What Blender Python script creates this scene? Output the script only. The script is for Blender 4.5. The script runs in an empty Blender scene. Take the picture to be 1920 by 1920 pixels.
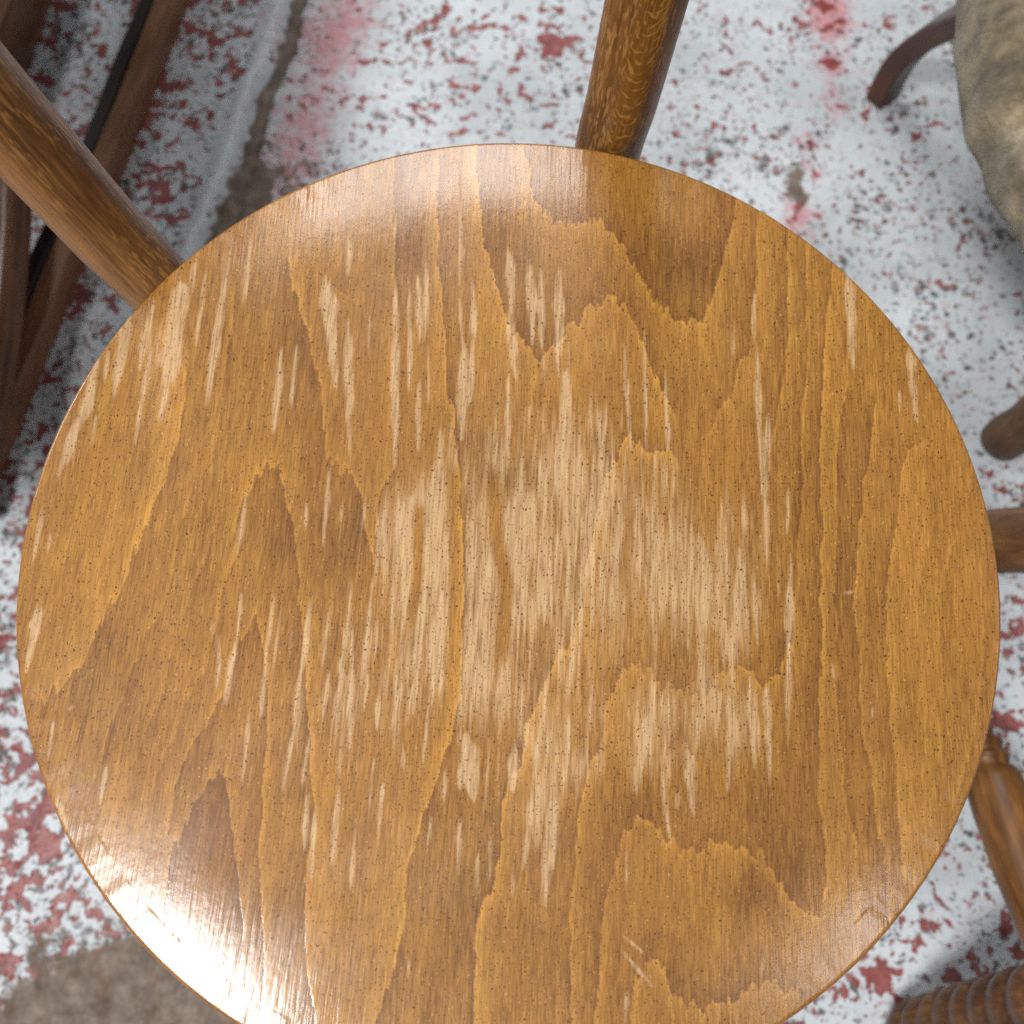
import bpy, bmesh, math, random
import numpy as np
from mathutils import Vector, Matrix

random.seed(7)
rng = np.random.default_rng(11)
scene = bpy.context.scene
COL = scene.collection

# ------------------------------------------------------------------ camera
SEAT_Z = 0.46                       # height of the seat rim above the floor
F_PX = 1844.0                       # focal length in photo pixels (1920 wide)
CAM = np.array([-0.00075, -0.106, 0.3893 + SEAT_Z])
TILT, PAN = 0.3061, -0.0045
_c, _s = math.cos(TILT), math.sin(TILT)
_Rx = np.array([[1, 0, 0], [0, _c, -_s], [0, _s, _c]])
_c, _s = math.cos(PAN), math.sin(PAN)
_Ry = np.array([[_c, 0, _s], [0, 1, 0], [-_s, 0, _c]])
ROT = _Ry @ _Rx

cam_d = bpy.data.cameras.new("camera")
cam = bpy.data.objects.new("camera", cam_d)
COL.objects.link(cam)
m4 = Matrix([list(ROT[i]) + [CAM[i]] for i in range(3)] + [[0, 0, 0, 1]])
cam.matrix_world = m4
cam_d.sensor_width = 36.0
cam_d.lens = 36.0 * F_PX / 1920.0
cam_d.clip_start = 0.01
cam_d.clip_end = 50
cam_d.dof.use_dof = True
cam_d.dof.focus_distance = 0.405
cam_d.dof.aperture_fstop = 9.5
scene.camera = cam

# ------------------------------------------------------------------ light
world = bpy.data.worlds.new("World")
scene.world = world
world.use_nodes = True
bg = world.node_tree.nodes["Background"]
bg.inputs[0].default_value = (0.80, 0.88, 1.0, 1)
bg.inputs[1].default_value = 0.12


def lamp(name, loc, target, sx, sy, power, col=(1, 0.97, 0.92)):
    d = bpy.data.lights.new(name, 'AREA')
    d.shape = 'RECTANGLE'
    d.size, d.size_y = sx, sy
    d.energy = power
    d.color = col
    o = bpy.data.objects.new(name, d)
    COL.objects.link(o)
    o.location = loc
    v = Vector(target) - Vector(loc)
    o.rotation_euler = v.to_track_quat('-Z', 'Y').to_euler()
    return o


lamp("ceiling_lamp", (-0.79, -0.50, 2.4), (0, 0, 0.4), 0.38, 0.38, 46, (1, 0.99, 0.98))
lamp("ceiling_lamp", (-0.20, 1.66, 2.4), (0, 0, 0.4), 0.85, 0.6, 21, (1, 0.98, 0.96))
lamp("ceiling_lamp", (-2.1, 1.3, 2.2), (0, 0, 0.4), 0.5, 0.5, 20, (1, 0.98, 0.96))
lamp("ceiling_lamp", (1.7, 0.2, 2.0), (0, 0, 0.4), 0.7, 0.5, 3.5, (1, 0.98, 0.96))
lamp("ceiling_lamp", (0.78, -0.40, 2.4), (0, 0, 0.4), 0.30, 0.30, 3, (1, 0.98, 0.96))

vs = scene.view_settings
vs.view_transform = 'Standard'
vs.look = 'None'
vs.exposure = 0.06
vs.gamma = 1.0
scene.cycles.use_denoising = False


# ------------------------------------------------------------------ helpers
def at(px, py, z):
    """photo pixel -> the point of height z that it shows"""
    d = ROT @ np.array([(px - 960) / F_PX, -(py - 960) / F_PX, -1.0])
    return CAM + d * ((z - CAM[2]) / d[2])


def to_px(w):
    c = (w - CAM) @ ROT
    return np.stack([960 + F_PX * c[:, 0] / -c[:, 2], 960 - F_PX * c[:, 1] / -c[:, 2]], 1)


def lin(r, g, b):
    f = lambda v: v / 12.92 if v <= 0.04045 else ((v + 0.055) / 1.055) ** 2.4
    return (f(r / 255), f(g / 255), f(b / 255), 1.0)


def smooth(a, b, x):
    t = np.clip((x - a) / (b - a), 0, 1)
    return t * t * (3 - 2 * t)


class VNoise:
    """value noise on a random lattice"""
    def __init__(self, seed):
        self.g = np.random.default_rng(seed).random((256, 256)).astype(np.float32)

    def __call__(self, x, y):
        xi, yi = np.floor(x).astype(int), np.floor(y).astype(int)
        fx, fy = x - xi, y - yi
        fx = fx * fx * (3 - 2 * fx)
        fy = fy * fy * (3 - 2 * fy)
        g = self.g
        a, b = g[yi & 255, xi & 255], g[yi & 255, (xi + 1) & 255]
        c, d = g[(yi + 1) & 255, xi & 255], g[(yi + 1) & 255, (xi + 1) & 255]
        return (a + (b - a) * fx) * (1 - fy) + (c + (d - c) * fx) * fy


def mesh_obj(name, verts, faces, mat=None, parent=None, smooth_shade=True):
    me = bpy.data.meshes.new(name)
    me.from_pydata([tuple(v) for v in verts], [], [tuple(f) for f in faces])
    me.update()
    if smooth_shade:
        me.polygons.foreach_set("use_smooth", np.ones(len(me.polygons), bool))
    o = bpy.data.objects.new(name, me)
    COL.objects.link(o)
    if mat:
        me.materials.append(mat)
    if parent:
        o.parent = parent
    return o


def quad_mesh(name, co, quads, mat=None, parent=None):
    """big mesh from arrays"""
    me = bpy.data.meshes.new(name)
    nq = len(quads)
    me.vertices.add(len(co))
    me.vertices.foreach_set("co", np.ascontiguousarray(co, np.float32).ravel())
    me.loops.add(nq * 4)
    me.loops.foreach_set("vertex_index", np.ascontiguousarray(quads, np.int32).ravel())
    me.polygons.add(nq)
    me.polygons.foreach_set("loop_start", np.arange(0, nq * 4, 4, dtype=np.int32))
    me.polygons.foreach_set("use_smooth", np.ones(nq, bool))
    me.update(calc_edges=True)
    o = bpy.data.objects.new(name, me)
    COL.objects.link(o)
    if mat:
        me.materials.append(mat)
    if parent:
        o.parent = parent
    return o


def float_attr(me, name, data):
    a = me.attributes.new(name, 'FLOAT', 'POINT')
    a.data.foreach_set("value", np.ascontiguousarray(data, np.float32))


def vec_attr(me, name, data):
    a = me.attributes.new(name, 'FLOAT_VECTOR', 'POINT')
    a.data.foreach_set("vector", np.ascontiguousarray(data, np.float32).ravel())


def empty(name, loc, label, cat, group=None):
    o = bpy.data.objects.new(name, None)
    o.empty_display_size = 0.05
    o.location = loc
    COL.objects.link(o)
    o["label"], o["category"] = label, cat
    if group:
        o["group"] = group
    return o


def put(o, parent):
    """parent keeping the world position (the empties carry no rotation)"""
    o.parent = parent
    o.matrix_parent_inverse = Matrix.Translation(-Vector(parent.location))
    return o


def catmull(pts, n):
    pts = [np.array(p, float) for p in pts]
    P = [2 * pts[0] - pts[1]] + pts + [2 * pts[-1] - pts[-2]]
    out = []
    for i in range(1, len(P) - 2):
        for k in range(n):
            t = k / n
            out.append(0.5 * (2 * P[i] + (P[i + 1] - P[i - 1]) * t +
                              (2 * P[i - 1] - 5 * P[i] + 4 * P[i + 1] - P[i + 2]) * t ** 2 +
                              (-P[i - 1] + 3 * P[i] - 3 * P[i + 1] + P[i + 2]) * t ** 3))
    out.append(pts[-1])
    return np.array(out)


def tube(name, path, radii, mat, parent=None, seg=24, ref=(0, 0, 1), caps=True):
    """round bar along a path; attribute 'gc' = (around, along, 0) in metres"""
    path = np.array(path, float)
    n = len(path)
    radii = np.broadcast_to(np.array(radii, float), (n,))
    tg = np.gradient(path, axis=0)
    tg /= np.linalg.norm(tg, axis=1)[:, None]
    up = np.array(ref, float)
    if abs(np.dot(up, tg[0])) > 0.9:
        up = np.array([0.0, 1.0, 0.0])
    a = up - tg[0] * np.dot(up, tg[0])
    a /= np.linalg.norm(a)
    V, G = [], []
    ln = 0.0
    for i in range(n):
        if i:
            a = a - tg[i] * np.dot(a, tg[i])
            a /= np.linalg.norm(a)
            ln += np.linalg.norm(path[i] - path[i - 1])
        b = np.cross(tg[i], a)
        for k in range(seg):
            t = 2 * math.pi * k / seg
            V.append(path[i] + radii[i] * (math.cos(t) * a + math.sin(t) * b))
            G.append((radii[i] * math.cos(t), ln, radii[i] * math.sin(t)))
    Fc = []
    for i in range(n - 1):
        for k in range(seg):
            k2 = (k + 1) % seg
            Fc.append((i * seg + k, i * seg + k2, (i + 1) * seg + k2, (i + 1) * seg + k))
    if caps:
        Fc.append(tuple(reversed(range(seg))))
        Fc.append(tuple(range((n - 1) * seg, n * seg)))
    o = mesh_obj(name, V, Fc, mat)
    vec_attr(o.data, "gc", np.array(G))
    if parent:
        put(o, parent)
    return o


def bar(name, path, w, h, mat, parent=None, side=(1, 0, 0), bevel=0.003):
    """bar of rectangular section along a path, edges bevelled"""
    path = np.array(path, float)
    n = len(path)
    tg = np.gradient(path, axis=0)
    tg /= np.linalg.norm(tg, axis=1)[:, None]
    sec = [(-w / 2 + bevel, -h / 2), (w / 2 - bevel, -h / 2), (w / 2, -h / 2 + bevel), (w / 2, h / 2 - bevel),
           (w / 2 - bevel, h / 2), (-w / 2 + bevel, h / 2), (-w / 2, h / 2 - bevel), (-w / 2, -h / 2 + bevel)]
    V, G = [], []
    ln = 0
    for i in range(n):
        s = np.array(side, float)
        s -= tg[i] * np.dot(s, tg[i])
        s /= np.linalg.norm(s)
        b = np.cross(tg[i], s)
        if i:
            ln += np.linalg.norm(path[i] - path[i - 1])
        for (x, y) in sec:
            V.append(path[i] + s * x + b * y)
            G.append((x, ln, y))
    Fc = []
    m = 8
    for i in range(n - 1):
        for k in range(m):
            k2 = (k + 1) % m
            Fc.append((i * m + k, i * m + k2, (i + 1) * m + k2, (i + 1) * m + k))
    Fc.append(tuple(reversed(range(m))))
    Fc.append(tuple(range((n - 1) * m, n * m)))
    o = mesh_obj(name, V, Fc, mat, smooth_shade=False)
    vec_attr(o.data, "gc", np.array(G))
    if parent:
        put(o, parent)
    return o


# ------------------------------------------------------------------ node helpers
class NT:
    def __init__(self, name):
        self.mat = bpy.data.materials.new(name)
        self.mat.use_nodes = True
        self.t = self.mat.node_tree
        self.t.nodes.clear()
        self.out = self.t.nodes.new("ShaderNodeOutputMaterial")
        self.bsdf = self.t.nodes.new("ShaderNodeBsdfPrincipled")
        self.t.links.new(self.bsdf.outputs[0], self.out.inputs[0])

    def link(self, a, b):
        self.t.links.new(a, b)

    def setin(self, sock, v):
        if isinstance(v, bpy.types.NodeSocket):
            self.t.links.new(v, sock)
        else:
            sock.default_value = v

    def math(self, op, a, b=0.0, c=0.0, clamp=False):
        n = self.t.nodes.new("ShaderNodeMath")
        n.operation = op
        n.use_clamp = clamp
        for i, v in enumerate((a, b, c)):
            self.setin(n.inputs[i], v)
        return n.outputs[0]

    def mapr(self, v, a, b, c=0.0, d=1.0, kind='SMOOTHSTEP'):
        n = self.t.nodes.new("ShaderNodeMapRange")
        n.interpolation_type = kind
        n.clamp = True
        for i, x in enumerate((v, a, b, c, d)):
            self.setin(n.inputs[i], x)
        return n.outputs[0]

    def mix(self, f, a, b, mode='MIX'):
        n = self.t.nodes.new("ShaderNodeMix")
        n.data_type = 'RGBA'
        n.blend_type = mode
        n.clamp_factor = True
        self.setin(n.inputs[0], f)
        self.setin(n.inputs[6], a)
        self.setin(n.inputs[7], b)
        return n.outputs[2]

    def attr(self, name, out='Fac'):
        n = self.t.nodes.new("ShaderNodeAttribute")
        n.attribute_name = name
        return n.outputs[out]

    def scale(self, vec, s, off=(0, 0, 0)):
        n = self.t.nodes.new("ShaderNodeMapping")
        self.setin(n.inputs['Vector'], vec)
        n.inputs['Scale'].default_value = s
        n.inputs['Location'].default_value = off
        return n.outputs[0]

    def noise(self, vec, scale=1.0, detail=2.0, rough=0.5, dist=0.0, out=0):
        n = self.t.nodes.new("ShaderNodeTexNoise")
        self.setin(n.inputs['Vector'], vec)
        n.inputs['Scale'].default_value = scale
        n.inputs['Detail'].default_value = detail
        n.inputs['Roughness'].default_value = rough
        n.inputs['Distortion'].default_value = dist
        return n.outputs[out]

    def voronoi(self, vec, scale=1.0, rnd=1.0, flat=False):
        n = self.t.nodes.new("ShaderNodeTexVoronoi")
        n.voronoi_dimensions = '2D' if flat else '3D'
        self.setin(n.inputs['Vector'], vec)
        n.inputs['Scale'].default_value = scale
        n.inputs['Randomness'].default_value = rnd
        return n

    def ramp(self, v, stops):
        n = self.t.nodes.new("ShaderNodeValToRGB")
        self.setin(n.inputs[0], v)
        el = n.color_ramp.elements
        while len(el) < len(stops):
            el.new(0.5)
        for e, (p, c) in zip(el, stops):
            e.position = p
            e.color = c
        return n.outputs[0]

    def bump(self, h, strength, dist, normal=None):
        n = self.t.nodes.new("ShaderNodeBump")
        n.inputs['Strength'].default_value = strength
        n.inputs['Distance'].default_value = dist
        self.setin(n.inputs['Height'], h)
        if normal is not None:
            self.setin(n.inputs['Normal'], normal)
        return n.outputs[0]

    def pos(self):
        n = self.t.nodes.new("ShaderNodeTexCoord")
        return n.outputs['Object']

    def sep(self, v):
        n = self.t.nodes.new("ShaderNodeSeparateXYZ")
        self.setin(n.inputs[0], v)
        return n.outputs

    def comb(self, x, y, z=0.0):
        n = self.t.nodes.new("ShaderNodeCombineXYZ")
        for i, v in enumerate((x, y, z)):
            self.setin(n.inputs[i], v)
        return n.outputs[0]


# ------------------------------------------------------------------ floor
def seg_dist(px, py, a, b):
    ax, ay = a
    bx, by = b
    dx, dy = bx - ax, by - ay
    t = np.clip(((px - ax) * dx + (py - ay) * dy) / (dx * dx + dy * dy), 0, 1)
    return np.hypot(px - ax - t * dx, py - ay - t * dy)


def build_floor():
    fine = np.arange(-0.62, 0.86, 0.0035)
    lo = -0.62 - np.geomspace(0.01, 2.4, 18)[::-1]
    hi = 0.86 + np.geomspace(0.01, 2.2, 18)
    xs = np.concatenate([lo, fine, hi])
    ys = xs
    X, Y = np.meshgrid(xs, ys)
    W = np.stack([X.ravel(), Y.ravel(), np.zeros(X.size)], 1)
    n1, n2, n3 = VNoise(1), VNoise(2), VNoise(3)
    x, y = W[:, 0], W[:, 1]
    wob = (n1(x * 40 + 90, y * 40 + 90) - 0.5) * 0.014 + (n2(x * 150 + 300, y * 150 + 300) - 0.5) * 0.008
    # joint between two slabs: from the photo pixels (545,0) and (395,430)
    A, B = at(548, 0, 0)[:2], at(398, 430, 0)[:2]
    d = (B - A) / np.linalg.norm(B - A)
    nrm = np.array([d[1], -d[0]])            # towards -x / +x
    if nrm[0] < 0:
        nrm = -nrm
    s = (x - A[0]) * nrm[0] + (y - A[1]) * nrm[1] + wob * 0.5       # + on the right of the joint
    up = smooth(0.22, 0.32, y)
    lip = np.exp(-((s + 0.012) / 0.011) ** 2) * up
    groove = np.exp(-((s - 0.011) / 0.009) ** 2) * up
    z = 0.006 * lip * (0.7 + 0.6 * n2(x * 60 + 50, y * 60 + 50)) + 0.004 * smooth(0.004, -0.004, s) * up - 0.006 * groove
    z += (n3(x * 9 + 40, y * 9 + 40) - 0.5) * 0.0012
    W[:, 2] = z
    nx, ny = len(xs), len(ys)
    idx = np.arange(nx * ny).reshape(ny, nx)
    quads = np.stack([idx[:-1, :-1].ravel(), idx[:-1, 1:].ravel(), idx[1:, 1:].ravel(), idx[1:, :-1].ravel()], 1)
    o = quad_mesh("floor", W, quads)
    o["kind"] = "structure"
    me = o.data

    def blob(px, py, rx, ry):
        c = at(px, py, 0)
        k = 2000.0
        return np.exp(-(((x - c[0]) * k / rx) ** 2 + ((y - c[1]) * k / ry) ** 2))

    # amount of flaked paint
    chip = 0.44 + 0.11 * smooth(0.0, -0.02, s) * smooth(0.0, 0.5, y)
    chip = chip + 0.12 * smooth(-0.18, -0.34, x) * smooth(0.5, -0.1, y)
    chip += 0.07 * blob(1800, 1880, 420, 260) + 0.10 * blob(1900, 1250, 140, 260) + 0.10 * blob(950, 120, 260, 190)
    chip += 0.10 * blob(30, 1450, 240, 300)
    chip -= 0.10 * blob(1600, 500, 420, 300) + 0.3 * lip
    float_attr(me, "chip", chip)
    speck = 0.70 + 0.28 * blob(1450, 330, 420, 420) + 0.2 * blob(1800, 600, 300, 300) - 0.1 * blob(800, 200, 200, 200)
    speck = speck + 0.25 * smooth(0.0, -0.02, s) + 0.15 * smooth(0.3, 0.0, y) - 0.4 * lip
    float_attr(me, "speck", speck)
    # bare, dirty concrete
    bare = 1.3 * blob(290, 1900, 210, 150) + 0.5 * blob(40, 1930, 160, 90) + 1.2 * groove
    bare += 1.0 * np.exp(-((s - 0.028) / 0.022) ** 2) * smooth(0.62, 0.45, y) * smooth(0.30, 0.36, y)
    bare += 0.95 * blob(1492, 350, 28, 62) + 0.75 * blob(712, 215, 26, 20) + 0.6 * blob(560, 330, 60, 60)
    float_attr(me, "bare", bare)
    # overspray of red paint
    pink = 0.42 * np.exp(-((s - 0.062) / 0.030) ** 2) * smooth(0.35, 0.5, y)
    pink += 0.40 * blob(600, 60, 110, 90) + 0.3 * blob(545, 250, 60, 120)
    red = np.zeros_like(x)
    for (px, py, r, a) in ((1548, 10, 34, 1.0), (1560, 55, 30, .8), (1558, 120, 22, .9), (1562, 190, 26, .5), (1515, 265, 20, .6),
                           (1528, 325, 16, .5), (1495, 420, 26, .7), (1505, 385, 18, .5)):
        pink += a * 0.9 * blob(px, py, r * 1.5, r * 1.5)
        red += a * blob(px, py, r * 0.6, r * 0.6)
    for (px, py, r) in ((1912, 1180, 26), (1890, 1360, 22), (1840, 500, 17), (1730, 1735, 20), (1885, 1740, 18), (1040, 75, 30),
                        (1075, 72, 22), (835, 15, 18), (815, 38, 14), (90, 1590, 30), (1775, 1830, 24), (1645, 1830, 20),
                        (1910, 1790, 20), (1690, 1880, 20)):
        red += 0.8 * blob(px, py, r * 0.8, r * 0.6)
    float_attr(me, "pink", pink + 0.13)
    float_attr(me, "redspot", red)
    float_attr(me, "lip", lip)

    m = NT("flaking_floor_paint")
    p = m.pos()
    warp = m.noise(p, 38, 3, 0.6, 0, out=1)
    nv = m.t.nodes.new("ShaderNodeVectorMath")
    nv.operation = 'MULTIPLY_ADD'
    m.link(warp, nv.inputs[0])
    nv.inputs[1].default_value = (0.012, 0.012, 0.0)
    m.link(p, nv.inputs[2])
    pw = nv.outputs[0]
    # red chips
    r1 = m.noise(pw, 86, 2.5, 0.55)
    r2 = m.noise(m.scale(pw, (1, 1, 1), (5.1, 2.2, 0)), 30, 2, 0.5)
    rr = m.math('ADD', m.math('MULTIPLY', r1, 0.75), m.math('MULTIPLY', r2, 0.45))
    chipv = m.attr("chip")
    thr = m.math('SUBTRACT', 0.92, m.math('MULTIPLY', chipv, 0.5))
    rr2 = m.math('ADD', rr, m.math('MULTIPLY', m.attr("redspot"), 0.30))
    redm = m.mapr(m.math('SUBTRACT', rr2, thr), 0.0, 0.025)
    # dark specks
    wv = m.t.nodes.new("ShaderNodeVectorMath")
    wv.operation = 'MULTIPLY_ADD'
    m.link(m.noise(p, 190, 2, 0.6, out=1), wv.inputs[0])
    wv.inputs[1].default_value = (0.007, 0.007, 0.0)
    m.link(pw, wv.inputs[2])
    s2 = m.noise(m.scale(p, (1, 1, 1), (3.7, 1.2, 0)), 14, 2, 0.5)
    dens = m.math('ADD', m.attr("speck"), m.math('MULTIPLY', m.math('SUBTRACT', s2, 0.5), 2.0))
    darkm = None
    for (sc, off, cut, size) in ((70, 2.2, 1.20, 0.8), (105, 1.3, 1.08, 0.9), (200, 4.1, 1.04, 0.9)):
        v1 = m.voronoi(m.scale(wv.outputs[0], (sc, sc, 1), (off, off * 2, 0)), 1.0, flat=True)
        rc = m.sep(v1.outputs['Color'])
        rad = m.math('MULTIPLY', m.math('SUBTRACT', m.math('ADD', rc[0], m.math('MULTIPLY', dens, 0.55)), cut), size)
        dk = m.math('MULTIPLY', m.mapr(m.math('SUBTRACT', rad, v1.outputs['Distance']), -0.05, 0.10), m.mapr(rc[1], 0.0, 0.7, 0.45, 1.0))
        darkm = dk if darkm is None else m.math('MAXIMUM', darkm, dk)
    tint = rc[2]
    s3 = m.noise(m.scale(pw, (1, 1, 1), (9.7, 4.2, 0)), 95, 3.0, 0.55)
    darkm2 = m.mapr(m.math('SUBTRACT', m.math('ADD', s3, m.math('MULTIPLY', chipv, 0.35)), 0.0), 0.77, 0.83)
    bz = m.math('ADD', m.attr("bare"), m.math('MULTIPLY', m.math('SUBTRACT', m.noise(pw, 45, 5, 0.65), 0.5), 1.9))
    barem = m.mapr(bz, 0.42, 0.72)
    # paint
    dirt = m.noise(p, 9, 5, 0.6)
    paint = m.ramp(dirt, [(0.25, lin(186, 193, 196)), (0.5, lin(216, 223, 227)), (0.75, lin(232, 240, 244))])
    grime = m.mapr(m.noise(pw, 160, 3, 0.6), 0.56, 0.75)
    paint = m.mix(m.math('MULTIPLY', grime, 0.55), paint, lin(150, 146, 138))
    pinkn = m.mapr(m.math('ADD', m.attr("pink"), m.math('MULTIPLY', m.math('SUBTRACT', m.noise(pw, 80, 5, 0.7), 0.5), 2.2)), 0.20, 0.95)
    paint = m.mix(m.math('MULTIPLY', pinkn, 0.72), paint, lin(216, 122, 130))
    redc = m.ramp(m.noise(p, 60, 3, 0.6), [(0.3, lin(116, 46, 42)), (0.55, lin(156, 68, 62)), (0.75, lin(172, 98, 90))])
    darkc = m.ramp(m.noise(p, 90, 2, 0.5), [(0.35, lin(50, 50, 52)), (0.6, lin(92, 86, 80)), (0.75, lin(116, 92, 76))])
    barec = m.ramp(m.noise(p, 55, 6, 0.7), [(0.3, lin(80, 66, 54)), (0.5, lin(118, 100, 84)), (0.72, lin(156, 140, 126))])
    darks = m.mix(m.mapr(tint, 0.62, 0.72), darkc, lin(150, 74, 64))
    c = m.mix(m.math('MULTIPLY', darkm, 0.9), paint, darks)
    c = m.mix(m.math('MULTIPLY', darkm2, 0.8), c, darkc)
    c = m.mix(m.math('MULTIPLY', redm, 0.92), c, redc)
    c = m.mix(m.math('MULTIPLY', barem, 0.95), c, barec)
    m.link(c, m.bsdf.inputs['Base Color'])
    m.setin(m.bsdf.inputs['Roughness'], m.math('ADD', 0.42, m.math('MULTIPLY', m.math('MAXIMUM', barem, darkm), 0.35)))
    hh = m.math('SUBTRACT', m.noise(p, 90, 3, 0.6), m.math('MULTIPLY', m.math('MAXIMUM', redm, barem), 0.7))
    m.link(m.bump(hh, 0.6, 0.0018), m.bsdf.inputs['Normal'])
    me.materials.append(m.mat)
    return o


build_floor()

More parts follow.
